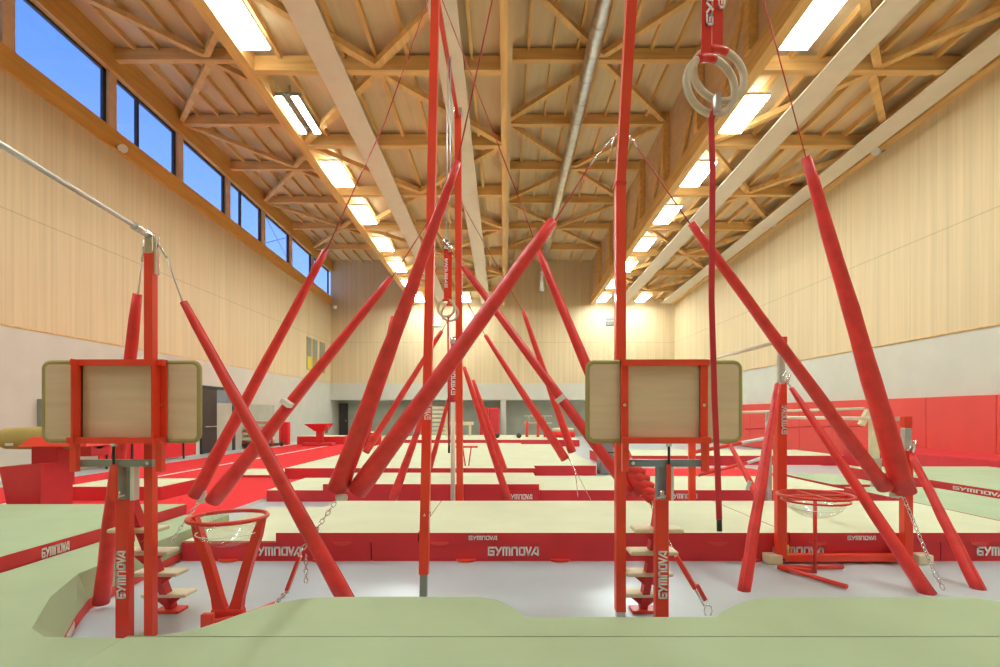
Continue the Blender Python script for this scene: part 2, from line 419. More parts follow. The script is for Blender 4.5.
# small wall devices
def spotcam(p, side, label):
    t = thing('wall_speaker', label, 'speaker', p)
    x, y, z = p
    bm = N(); box(bm, min(x, x+side*.08), max(x, x+side*.08), y-.05, y+.05, z-.05, z+.05); build('bracket', bm, 'greysteel', t)
    bm = N(); tube(bm, [(x+side*.08, y+.05, z), (x+side*.2, y-.02, z-.04), (x+side*.34, y-.1, z-.1)], [.05, .09, .12], 12); build('horn', bm, 'white', t)
spotcam((XL+.02, on_left(114), EYE+(CY-147)*on_left(114)/F), 1, 'small round speaker on the left wood wall under the window beam')
yy = XR*F/(885-CX); spotcam((XR-.02, yy, EYE+(CY-150)*yy/F), -1, 'small speaker high on the right wood wall, nearer of two')
yy = XR*F/(781-CX); spotcam((XR-.02, yy, EYE+(CY-223)*yy/F), -1, 'small speaker high on the right wood wall, farther of two')
spotcam((XL+.3, YB-.8, EYE+(CY-306)*(YB-.8)/F), 1, 'small speaker in the back corner under the last window')
for (px, py, lb) in ((438, 322, 'grey louvred vent on the back wall behind the tall left ring post'), (611, 321, 'grey louvred vent on the back wall beside the tall right post')):
    p = P(px, py, YB-.03)
    t = thing('wall_vent', lb, 'vent', p)
    bm = N()
    for dz in (-.17, .17): box(bm, p.x-.36, p.x+.3, YB-.06, YB, p.z+dz-.13, p.z+dz+.13)
    build('vent_casing', bm, 'greypad', t)
    bm = N()
    for i in range(6): box(bm, p.x-.30, p.x+.24, YB-.08, YB-.06, p.z-.27+.1*i, p.z-.23+.1*i)
    build('louvres', bm, 'steel', t)

# ================================================================= MATS
def flatmat(name, pts, z0, z1, label, top='cream', side='matside', group=None, cat='mat', bev=.0):
    bm = N(); prism(bm, pts, z0, z1)
    o = build(name, bm, [top, side]); tag(o, label, cat, group)
    return o
def rect(x0, x1, y0, y1): return [(x0,y0),(x1,y0),(x1,y1),(x0,y1)]
def gp(lst, z=.3): return [tuple(G(a, b, z)[:2]) for a, b in lst]

# pale foreground mats round the posts
edge = gp([(120,635.6),(155,636),(178,633),(200,628),(219,622),(235,616),(250,611),(265,606),(282,602),(300,599),(330,597),(400,596.6),(480,597),(497,600),(510,606),(518,611.5),(527,617),
           (620,617),(715,617),(722,612),(731,607),(743,602),(758,598),(860,597),(970,597),(992,600),(1008,604)])
edge[0] = (-2.12, edge[0][1])
A0 = [(-2.13, 2.935), (7.2, 2.935)]
flatmat('safety_mat', [(7.2, 2.945)]+[(7.2, edge[-1][1]-.02)]+edge[::-1]+[(-2.125, 2.945)] if False else
        [(-2.12, 2.925), (7.2, 2.925), (7.2, 3.42)]+edge[::-1], 0, .3,
        'sage green mat with two rounded bumps reaching round the foreground posts', 'green', 'green')
flatmat('safety_mat', [(-2.13, .35), (7.2, .35), (7.2, 2.915), (-2.12, 2.915)], 0, .3, 'long plain sage green mat along the bottom edge of the photo', 'green', 'green')
T = [(-3.99, .35), (-2.14, .35), (-2.14, 2.92), (-2.6, 2.94), (-2.78, 3.06), (-3.13, 3.59), (-3.36, 4.1), (-3.44, 5.40), (-3.44, 6.5), (-3.99, 6.5)]
B = [(-3.99, .35), (-2.14, .35), (-2.14, 2.93), (-2.6, 3.02), (-2.90, 3.43), (-3.10, 3.76), (-3.29, 4.12), (-3.42, 5.40), (-3.42, 6.5), (-3.99, 6.5)]
bm = N()
vt = [bm.verts.new((x, y, .29)) for x, y in T]; vm = [bm.verts.new((x, y, .085)) for x, y in B]; vb = [bm.verts.new((x, y, 0)) for x, y in B]
bm.faces.new(vt); f = bm.faces.new(vb[::-1]); f.material_index = 1
for i in range(10):
    j = (i+1) % 10
    bm.faces.new([vm[i], vm[j], vt[j], vt[i]]); f = bm.faces.new([vb[i], vb[j], vm[j], vm[i]]); f.material_index = 1
o = build('safety_mat', bm, ['green', 'pad']); tag(o, 'sage green floor mat with a sloping corner left of the grey floor', 'mat')
p, q = Vector((-2.90, 3.43, 0)), Vector((-3.10, 3.76, 0))
d = (q-p).normalized(); lettering(o, p+(q-p)*.12+Vector((.002, .001, .012)), d, (0, 0, 1), .06, .27)
o = flatmat('raised_mat', rect(-10.4, -4.0, .6, 6.55), 0, .415, 'big raised sage green mat filling the left edge with a red lettered side', 'green')
ya, yb = -4.0*F/(41-CX), -4.0*F/(69-CX)
lettering(o, (-3.998, ya, .30), (0, 1, 0), (0, 0, 1), .085, yb-ya)
# landing mats row one: lower 20 cm mats, upper 10 cm mats
row = [(-3.4, -1.4, 'under the guy sleeves left of the ring post'), (-1.4, 1.6, 'in the middle between the two ring posts'), (1.6, 4.6, 'behind the round-topped chalk stand'), (4.6, 5.8, 'at the right edge behind the last red strut')]
for a, b, lb in row:
    o = flatmat('landing_mat', rect(a+.006, b-.006, 5.48, 7.5), 0, .2, 'thick red-sided landing mat with white lettering '+lb, 'cream', group=None)
    cxm = (a+b)/2 if b < 5 else 5.25
    lettering(o, (cxm-.27, 5.478, .058), (1, 0, 0), (0, 0, 1), .095, .54, t=.21)
    bm = N()
    bm.free()
    for s in ((-.5, .49) if b < 5.5 else (.4,)):
        q = [(cxm+s+.105*math.cos(math.pi*k/8), 5.479-.07*math.sin(math.pi*k/8)) for k in range(9)]
        bm = N(); prism(bm, q, .004, .026, 0, 0); build('carry_handle', bm, 'orange', o)
upper = [(-2.9, -.9+.0, 'left of the tall ring post'), (-.9, 3.0, 'in the middle of the first row'), (3.0, 5.8, 'at the right of the first row')]
for a, b, lb in upper:
    o = flatmat('landing_topper', rect(a+.006 if a > -2.9 else -3.0+.6, b-.006, 5.47, 7.49), .2, .3, 'thin cream-topped mat lying '+lb, 'cream')
    if a > -1: 
        c = P(483 if a < 1 else 861.5, 538, 5.47).x
        lettering(o, (c-.15, 5.468, .225), (1, 0, 0), (0, 0, 1), .045, .30)
    bm = N(); 
    for xs in ((-1.70 if a < -1 else (-.68 if a < 1 else 3.3)), (2.25 if 1 > a > -1 else 5.0)):
        if a < xs < b:
            bm = N(); q = [(xs+.10*math.cos(math.pi*k/8), .204-.040*math.sin(math.pi*k/8)) for k in range(9)]
            v0 = [bm.verts.new((x, 5.462, z)) for x, z in q]; v1 = [bm.verts.new((x, 5.472, z)) for x, z in q]
            bm.faces.new(v0); bm.faces.new(v1[::-1])
            for i in range(9): bm.faces.new([v0[i], v0[(i+1) % 9], v1[(i+1) % 9], v1[i]])
            build('carry_handle', bm, 'pad', o)
flatmat('landing_mat', rect(-3.38, -2.42, 5.49, 7.48), .2, .21, 'cream top sheet at the left end of the first mat row', 'cream')
# row two
o = flatmat('landing_mat', rect(-4.2, .62, 9.2, 11.0), 0, .2, 'red-sided mat in the second row left of the middle', 'cream')
o = flatmat('landing_topper', rect(-3.2, .62, 9.19, 10.99), .2, .31, 'cream-topped upper mat in the second row left of the middle', 'cream')
lettering(o, (.08, 9.188, .03), (1, 0, 0), (0, 0, 1), .10, .42) if False else None
o = flatmat('landing_mat', rect(.63, 6.1, 9.22, 11.3), 0, .2, 'single cream-topped mat with white lettering behind the right-hand posts', 'cream')
lettering(o, (2.93, 9.218, .05), (1, 0, 0), (0, 0, 1), .09, .50)
o = flatmat('mat_edge_strip', rect(.02, .62, 9.14, 9.18), 0, .2, 'short lettered red strip on the front of the second mat row', 'matside')
lettering(o, (.06, 9.138, .05), (1, 0, 0), (0, 0, 1), .09, .44)
# row three and four
flatmat('landing_mat', rect(-5.06, .72, 12.0, 22.4), 0, .3, 'large cream mat field behind the second row, left part', 'cream')
flatmat('landing_mat', rect(.73, 2.32, 13.1, 22.4), 0, .25, 'cream mat beside the grey padded box in the middle distance', 'cream')
flatmat('landing_mat', rect(-5.06, 3.6, 24.8, 30.5), 0, .32, 'farthest cream mat field carrying benches before the back recess', 'cream')
flatmat('landing_mat', rect(3.0, 10.2, 15.6, 18.2), 0, .3, 'long cream mat with broad red front near the right wall pads', 'cream')
flatmat('landing_mat', rect(2.95, 6.6, 11.9, 13.9), 0, .10, 'thin red mat in the right middle distance', 'carpet')
flatmat('safety_mat', rect(5.82, 7.3, 5.6, 8.9), 0, .3, 'pale green mat right of the cream row by the last post', 'mint')
o = flatmat('raised_mat', rect(7.31, 10.42, 3.5, 11.2), 0, .42, 'raised pale green mat along the right wall with a red lettered edge', 'mint')
lettering(o, (7.298, 8.45, .33), (0, -1, 0), (0, 0, 1), .055, .9)
flatmat('safety_mat', rect(6.2, 7.28, 9.8, 11.6), 0, .22, 'small mint mat corner just beyond the pale green mats', 'mint')
flatmat('floor_pad', rect(6.7, 9.2, 12.2, 15.2), 0, .06, 'thin light grey pad before the long red-fronted mat', 'floor')
# left: exercise floor
flatmat('exercise_carpet', [(-10.2,7.3),(-4.25,7.3),(-4.25,11.95),(-5.1,11.95),(-5.1,28),(-10.2,28)], 0, .06, 'large bright red exercise carpet on the left side of the hall', 'carpet', 'white', cat='carpet')
for (x0, x1, y0, y1, lb) in ((-8.3, -8.2, 8.0, 25.0, 'white marking line running lengthwise on the red carpet'),):
    flatmat('marking_tape', rect(x0, x1, y0, y1), .061, .066, lb, 'white', 'white', cat='tape')
flatmat('landing_mat', rect(-7.6, -5.9, 8.95, 10.1), .061, .30, 'dark red mat with cream top behind the left spotting platform', 'cream')
flatmat('landing_mat', rect(-6.6, -5.3, 12.2, 13.6), .061, .12, 'flat cream mat lying on the red carpet', 'cream')
# vault landing stack far left
for i, (px0, px1, y, z, lb) in enumerate(((297, 344, 25.5, .45, 'cream mat stacked under the far vaulting table'), (350, 372, 26.5, .6, 'second cream mat beside the far vaulting table'))):
    a, b = P(px0, 0, y).x, P(px1, 0, y).x
    flatmat('stacked_mat', rect(a, min(b, -6.0) if i == 1 else b, y, y+1.6), .061, z, lb, 'cream')

# right wall pads
xw = XR-.14
seams = [-6, -4, -2, 0, 2, 4, 6, 8, 10, 12, 14, 16, 18, 20, 22, 24, 26, 28, 30, 32, 34.5]
for a, b in zip(seams[3:], seams[4:]):
    bm = N(); rbox(bm, xw, XR-.005, a+.004, b-.004, .05, 2.0, .02)
    o = build('wall_pad', bm, 'pad')
    i = seams.index(a)-3
    tag(o, 'red padded panel lining the right wall, one of a continuous row', 'wall pad', 'red pads along the right wall')
t = thing('wall_bench', 'low sloping red ledge along the right wall under the pads', 'bench', (10.9, 12.5, 0))
bm = N(); hexa(bm, [(10.46,8.3,.0),(xw-.01,8.3,.0),(xw-.01,16,.0),(10.46,16,.0),(10.46,8.3,.58),(xw-.01,8.3,.62),(xw-.01,16,.62),(10.46,16,.50)]); build('ledge_top', bm, 'matside', t)
for y in (8.55, 9.05):
    bm = N(); rbox(bm, 10.425, 10.47, y-.07, y+.07, .43, .60, .01); build('ledge_clip', bm, 'tread', t)

# ================================================================= RING FRAMES, GUYS
def sleeve(parent, p, q, wp, wq, m='sleeve', bot=None, nm='sleeve'):
    """padded cover on a cable: px widths given at each end's depth, p and q are (px,py,Y)"""
    a, b = P(*p), P(*q); r0, r1 = wp*p[2]/F/2, wq*q[2]/F/2
    n = 14; pts = []; rr = []
    s, u = basis(b-a)
    ph = random.random()*6
    for i in range(n+1):
        t = i/n; k = r0+(r1-r0)*t
        wob = .0025*math.sin(ph+t*17)*(1 if 0 < i < n else 0)
        pts.append(a+(b-a)*t+s*wob); rr.append(k*(1+.03*math.sin(ph*2+t*31)))
    rr[0] = r0*.86; pts[0] = a
    bm = N(); tube(bm, pts, rr, 16, flat=.8)
    # zip seam along the cover
    sp = [x+u*r*.80 for x, r in zip(pts, rr)]
    tube(bm, sp, .006, 5)
    o = build(nm, bm, m, parent)
    return o
def cable(parent, p, q, r=.005, m='rope', nm='cable'):
    bm = N(); tube(bm, [P(*p), P(*q)], r, 6); return build(nm, bm, m, parent)
def hook(parent, p, d, L=.12):
    a = P(*p) if not isinstance(p, Vector) else p
    bm = N(); s, u = basis(Vector(d)); dd = Vector(d).normalized(); pts = []
    for k in range(12):
        t = 2*math.pi*k/12; pts.append(a+dd*(L/2+math.cos(t)*L/2)+s*math.sin(t)*L*.25)
    tube(bm, pts, .007, 6, closed=True); return build('carabiner', bm, 'chrome', parent)
def chainpart(parent, p, q, link=.05, r=.004, w=.03, nm='chain', m='chrome'):
    bm = N(); chain(bm, P(*p), P(*q), link, r, w); return build(nm, bm, m, parent)
def vpost(bm, pts, w):
    for a, b in zip(pts, pts[1:]): bar(bm, a, b, w, w, up=Vector((0, 1, 0)))
def ring(parent_label, c, R, r, nrm, label, group, tape_dir=Vector((0, 0, 1))):
    o = thing('gymnastic_ring', label, 'gymnastic ring', c, group)
    n = nrm.normalized(); s, u = basis(n)
    bm = N(); pts = [c+s*math.cos(2*math.pi*k/32)*R+u*math.sin(2*math.pi*k/32)*R for k in range(32)]
    tube(bm, pts, r, 12, closed=True); build('ring_hoop', bm, 'ringwood', o)
    best = min(range(32), key=lambda k: (pts[k]-(c+tape_dir*R)).length)
    bm = N(); tube(bm, [pts[(best+k) % 32] for k in (-2, -1, 0, 1, 2)], r*1.12, 12); build('grip_tape', bm, 'red', o)
    return o, pts[best]

# ---- right ring frame (near): posts at (.886, 3.97) and (.886, .25)
t = thing('ring_gantry', 'tall red ring frame whose square post stands right of the middle, with long guys', 'ring frame', (.886, 3.97, 0))
bm = N(); vpost(bm, [(.886, 3.97, .05), (.886, 3.97, 3.3)], .074); vpost(bm, [(.886, 3.97, 3.28), (.886, 3.63, 4.40), (.886, 3.3, 5.8)], .070); build('post', bm, 'orange', t)
bm = N(); bar(bm, (.886, 3.97, .0), (.886, 3.97, .09), .066, .066, up=Vector((0,1,0))); build('post_foot', bm, 'steel', t)
bm = N(); box(bm, .845, .927, 3.925, 4.015, 3.29, 3.31); build('joint_band', bm, 'matside', t)
bm = N(); vpost(bm, [(.886, -.35, .0), (.886, -.35, 3.3)], .074); vpost(bm, [(.886, -.35, 3.28), (.886, .35, 5.8)], .07); build('post', bm, 'orange', t)
bm = N(); bar(bm, (.886, .3, 5.8), (.886, 3.35, 5.8), .08, .08); build('crossbeam', bm, 'orange', t)
# guys to the left
cable(t, (590, 165, 3.97), (553, 224, 4.0), .006); cable(t, (612, 137, 3.97), (590, 165, 3.97), .006, 'chrome', 'turnbuckle')
hook(t, (611, 150, 3.97), Vector((.05, 0, .2)), .13)
sleeve(t, (553, 221, 4.0), (357, 492, 4.05), 14, 25)
cable(t, (552, -280, 3.2), (458, 160, 3.5), .005)
sleeve(t, (458, 161, 3.5), (338, 489, 4.05), 9, 23)
bm = N(); rbox(bm, P(342,0,4.02).x-.05, P(342,0,4.02).x+.04, 4.01, 4.05, P(0,497,4.02).z-.03, P(0,497,4.02).z+.02, .012); build('sleeve_cuff', bm, 'white', t)
chainpart(t, (341, 494, 4.05), (300, 553, 4.05))
chainpart(t, (306, 555, 4.06), (306, 583, 4.06), .045)
bm = N(); bar(bm, P(300, 556, 4.05), P(287, 590, 4.05), .04, .025); build('ratchet_strap', bm, 'red', t)
chainpart(t, (288, 590, 4.05), (274, 606, 4.1), .035, .006, .03)
# guys to the right
cable(t, (637, 147, 3.97), (690, 224, 4.05), .005); cable(t, (628, 133, 3.97), (637, 147, 3.97), .009, 'chrome', 'turnbuckle')
sleeve(t, (691, 223, 4.05), (885, 488, 4.4), 10, 16)
cable(t, (757, -25, 3.7), (806, 158, 4.0), .005)
sleeve(t, (806, 157, 4.0), (904, 492, 4.4), 11, 23)
bm = N(); rbox(bm, P(893,0,4.4).x-.02, P(893,0,4.4).x+.08, 4.39, 4.43, P(0,493,4.4).z-.04, P(0,493,4.4).z+.0, .015); build('sleeve_cuff', bm, 'white', t)
chainpart(t, (902, 493, 4.42), (934, 572, 4.45)); chainpart(t, (934, 572, 4.45), (944, 590, 4.45), .06, .006, .035)

# ---- left ring frame
t = thing('ring_gantry', 'tall red ring frame left of the middle with twin posts and padded guys', 'ring frame', (-.68, 4.45, 0))
zt = 5.8
bm = N(); vpost(bm, [(-.685, 4.45, .18), (-.685, 5.2, zt)], .078); build('post', bm, 'orange', t)
bm = N(); vpost(bm, [(-.685, 4.42, .0), (-.685, 4.45, .20)], .060); build('post_foot', bm, 'greysteel', t)
bm = N(); tube(bm, [(-.685, 4.52, .66), (-.685, 4.53, .70)], .048, 12); build('height_clamp', bm, 'chrome', t)
bm = N(); vpost(bm, [(-.66, 7.8, .1), (-.66, 7.46, zt)], .095); build('post', bm, 'orange', t)
bm = N(); vpost(bm, [(-.66, 7.81, .0), (-.66, 7.8, .42)], .08); build('post_foot', bm, 'white', t)
bm = N(); bar(bm, (-.685, 5.1, zt), (-.66, 7.5, zt), .05, .05); build('crossbeam', bm, 'red', t)
bm = N(); rbox(bm, -.72, -.60, 7.40, 7.52, zt+.02, zt+.12, .01); build('pulley_block', bm, 'chrome', t)
# near guys
lettering(t, P(431.4, 419.5, 4.50)+Vector((0, -.035, 0)), (0, 0, 1), (-1, 0, 0), .055, .20)
def guyset(t, Y, L1, L2, bot, anchor, wtop, wbot):
    pass
cable(t, (385, 122, 4.8), (326, 251, 4.75), .006); cable(t, (435, -20, 4.9), (385, 122, 4.8), .005)
sleeve(t, (326, 250, 4.75), (195, 496, 4.9), 8, 16)
cable(t, (428, 222, 4.6), (391, 279, 4.75), .005)
sleeve(t, (391, 278, 4.75), (213, 501, 4.9), 8, 19)
bm = N(); bar(bm, P(288.5, 401, 4.73), P(285.5, 405, 4.73), .10, .09); build('velcro_tab', bm, 'white', t)
bm = N(); rbox(bm, P(198,0,4.9).x-.01, P(206,0,4.9).x, 4.88, 4.92, P(0,503,4.9).z, P(0,490,4.9).z, .015); build('sleeve_cuff', bm, 'white', t)
chainpart(t, (200, 500, 4.9), (170, 543, 4.9), .06)
cable(t, (441, -3, 4.6), (520, 201, 4.6), .005); cable(t, (520, 201, 4.6), (538, 250, 4.6), .005)
sleeve(t, (537, 249, 4.6), (640, 494, 4.4), 8, 17)
cable(t, (434, 228, 4.6), (463, 268, 4.7), .005)
sleeve(t, (463, 267, 4.7), (630, 492, 4.4), 7, 14)
bm = N(); bar(bm, P(558.5, 397, 4.5), P(561.5, 401, 4.5), .085, .08); build('velcro_tab', bm, 'white', t)
bm = N()
for i in range(5):
    a = P(634+i*4.4, 470+i*7, 4.38); tube(bm, [a+Vector((-.09, 0, .03)), a, a+Vector((.09, 0, -.02))], [.03, .055, .03], 10)
build('bunched_cover', bm, 'sleeve', t)
chainpart(t, (650, 500, 4.35), (657, 520, 4.3), .05); chainpart(t, (657, 520, 4.3), (676, 556, 4.1), .05)
bm = N(); bar(bm, P(676, 556, 4.1), P(695, 588, 4.05), .06, .03); bar(bm, P(697, 585, 4.04), P(705, 600, 4.04), .03, .03); build('ratchet_strap', bm, 'red', t)
bm = N(); tube(bm, [P(692, 584, 4.05), P(704, 606, 4.0)], .007, 6); tube(bm, [P(704+4*math.sin(k/8*6.283)+k*.0+4, 611+6*math.cos(k/8*6.283), 4.0) for k in range(8)], .005, 5, closed=True); build('tension_hook', bm, 'chrome', t)
# far guys from the far post
sleeve(t, (393, 316, 7.4), (364, 446, 7.6), 5, 8)
sleeve(t, (442, 331, 7.4), (366, 452, 7.6), 5, 9)
cable(t, (456, 306, 7.4), (442, 331, 7.4), .006)
cable(t, (466, 300, 7.4), (485, 335, 7.4), .006)
sleeve(t, (485, 335, 7.4), (565, 459, 7.6), 5, 11)
cable(t, (460, 200, 7.4), (523, 312, 7.4), .005)
sleeve(t, (523, 311, 7.4), (572, 452, 7.6), 5, 10)
cable(t, (567, 455, 7.6), (591, 500, 7.6), .006, 'chrome', 'chain')
cable(t, (575, 470, 7.6), (578, 497, 7.6), .006, 'chrome', 'chain')

# ---- rings
c = P(719, 75, 2.1); o, top = ring('', c, .112, .0145, Vector((-.18, 1, -.10)), 'big pale wooden ring, upper of the bunched pair at the top', 'near pair of rings', Vector((-.02, 0, 1)).normalized())
bm = N(); a = top; b = Vector((top.x+.01, 2.12, 5.78)); bar(bm, a, b, .042, .004, up=Vector((0,1,0))); s = build('ring_strap', bm, 'red', o)
lettering(o, (a.x+.028, a.y-.006, a.z+.16), (0, 0, 1), (-1, 0, 0), .028, .34)
c = P(711, 86, 2.06); o, top = ring('', c, .112, .0145, Vector((-.28, 1, -.02)), 'big pale wooden ring, lower of the bunched pair at the top', 'near pair of rings', Vector((-.12, 0, 1)).normalized())
bm = N(); a = top; b = Vector((top.x, 2.0, 5.78)); bar(bm, a, b, .040, .004, up=Vector((0,1,0))); s = build('ring_strap', bm, 'red', o)
lettering(o, (a.x+.026, a.y-.006, a.z+.12), (0, 0, 1), (-1, 0, 0), .028, .34)
t = thing('ring_tether', 'long red strap hanging from the near rings down to a black tip', 'strap', P(719, 530, 2.1))
bm = N(); pts = [P(x, y, 2.03) for x, y in ((716, 106), (711, 120), (712.5, 172), (711.5, 300), (714.5, 400), (718, 480), (719.2, 520))]
for a, b in zip(pts, pts[1:]): bar(bm, a, b, .022, .006, up=Vector((0,1,0)))
build('webbing', bm, 'matside', t)
bm = N(); tube(bm, [P(719.2, 519, 2.03), P(719.5, 531, 2.03)], .011, 8); build('rubber_tip', bm, 'black', t)
bm = N(); bar(bm, P(717, 95, 2.0), P(717.5, 113, 2.0), .02, .03); build('clip', bm, 'steel', t)
c0 = Vector((-.67, 6.1, EYE+(CY-309)*6.1/F))
for i, (dx, dz, lb) in enumerate(((-.01, .01, 'front'), (.02, -.02, 'rear'))):
    c = c0+Vector((dx, i*.12, dz)); o, top = ring('', c, .098, .014, Vector((.1-.2*i, 1, .05)), 'small pale wooden ring hanging in mid distance, %s of the bunched pair' % lb, 'far pair of rings')
    bm = N(); a = top; b = Vector((top.x, 6.1+i*.12, EYE+(CY-248)*6.1/F)); bar(bm, a, b, .05, .004, up=Vector((0,1,0))); build('ring_strap', bm, 'red', o)
    bm = N(); tube(bm, [b, (top.x+.02, 6.15, 5.78)], .006, 6); build('ring_cable', bm, 'steel', o)
    bm = N(); tube(bm, [b+Vector((0, 0, -.02)), b+Vector((0, 0, .09))], .03, 8); build('swivel', bm, 'chrome', o)
    if i == 0: lettering(o, (a.x+.02, a.y-.01, a.z+.14), (0, 0, 1), (-1, 0, 0), .035, .34)
t = thing('ring_tether', 'thin red strap hanging from the far rings to a dark tip', 'strap', P(449, 452, 6.1))
bm = N(); tube(bm, [P(448, 317, 6.05), P(448.5, 380, 6.05), P(449, 446, 6.05)], .012, 8); build('webbing', bm, 'matside', t)
bm = N(); tube(bm, [P(449, 445, 6.05), P(449, 453, 6.05)], .013, 8); build('rubber_tip', bm, 'black', t)

# ================================================================= HIGH BARS
t = thing('high_bar', 'steel high bar on a tall red post at the left edge', 'high bar', (-2.47, 3.63, 0))
X0, Y0 = -2.465, 3.63
bm = N(); bar(bm, (X0, Y0, 0), (X0, Y0, 2.68), .058, .058, up=Vector((0,1,0))); build('post', bm, 'orange', t)
bm = N(); rbox(bm, X0-.03, X0+.03, Y0-.03, Y0+.03, 2.66, 2.80, .008); rbox(bm, X0+.02, X0+.05, Y0-.02, Y0+.02, 2.52, 2.80, .006); build('post_head', bm, 'chrome', t)
bm = N(); tube(bm, [(X0, Y0, 2.79), (X0+.04, Y0-.30, 2.79), (-2.18, 1.23, 2.79)], [.017, .014, .014], 12); build('bar', bm, 'steel', t)
bm = N(); tube(bm, [(X0, Y0, 2.79), (X0+.024, Y0-.2, 2.79)], .026, 12); build('bar_end', bm, 'chrome', t)
bm = N(); bar(bm, (-2.18, 1.23, 0), (-2.18, 1.23, 2.8), .058, .058, up=Vector((0,1,0))); build('post', bm, 'orange', t)
cable(t, (155, 238, 3.63), (167, 258, 3.64), .008, 'chrome', 'turnbuckle'); cable(t, (167, 258, 3.64), (183, 303, 3.68), .006, 'steel')
sleeve(t, (183, 302, 3.68), (349, 606, 4.1), 9, 21)
cable(t, (144, 240, 3.63), (142, 262, 3.64), .008, 'chrome', 'turnbuckle'); cable(t, (142, 262, 3.64), (138, 294, 3.66), .006, 'steel')
sleeve(t, (137.5, 294, 3.68), (101, 603, 4.12), 10, 15)

t = thing('high_bar', 'distant high bar post, grey below and red above, between the ring posts', 'high bar', P(453, 508, 8.55))
bm = N(); tube(bm, [P(453, 506, 8.55), P(453, 398, 8.55)], .038, 12); build('post_foot', bm, 'radiant', t)
bm = N(); tube(bm, [P(453, 402, 8.55), P(453, 396, 8.55), P(453, 362, 8.55)], [.045, .065, .055], 12); o = build('post_pad', bm, 'matside', t)
bm = N(); tube(bm, [P(453, 362, 8.55), P(453, 343, 8.55)], .035, 10); build('post', bm, 'red', t)
bm = N(); tube(bm, [P(453, 344, 8.55), P(453, 337, 8.55)], .045, 10); build('post_head', bm, 'chrome', t)
lettering(t, P(455.3, 395, 8.48), (0, 0, 1), (-1, 0, 0), .07, .48)
bm = N(); tube(bm, [P(453, 339, 8.55), (-.84, 10.95, EYE+(CY-339)*8.55/F)], .014, 8); build('bar', bm, 'steel', t)
sleeve(t, (426, 408, 8.6), (393, 499, 8.8), 6, 11)
sleeve(t, (450, 395, 8.6), (430, 468, 8.9), 4, 6)
cable(t, (455, 342, 8.55), (464, 368, 8.6), .006, 'steel'); sleeve(t, (464, 367, 8.6), (508, 499, 8.9), 5, 9)
sleeve(t, (473, 380, 9.4), (504, 470, 9.6), 4, 9)

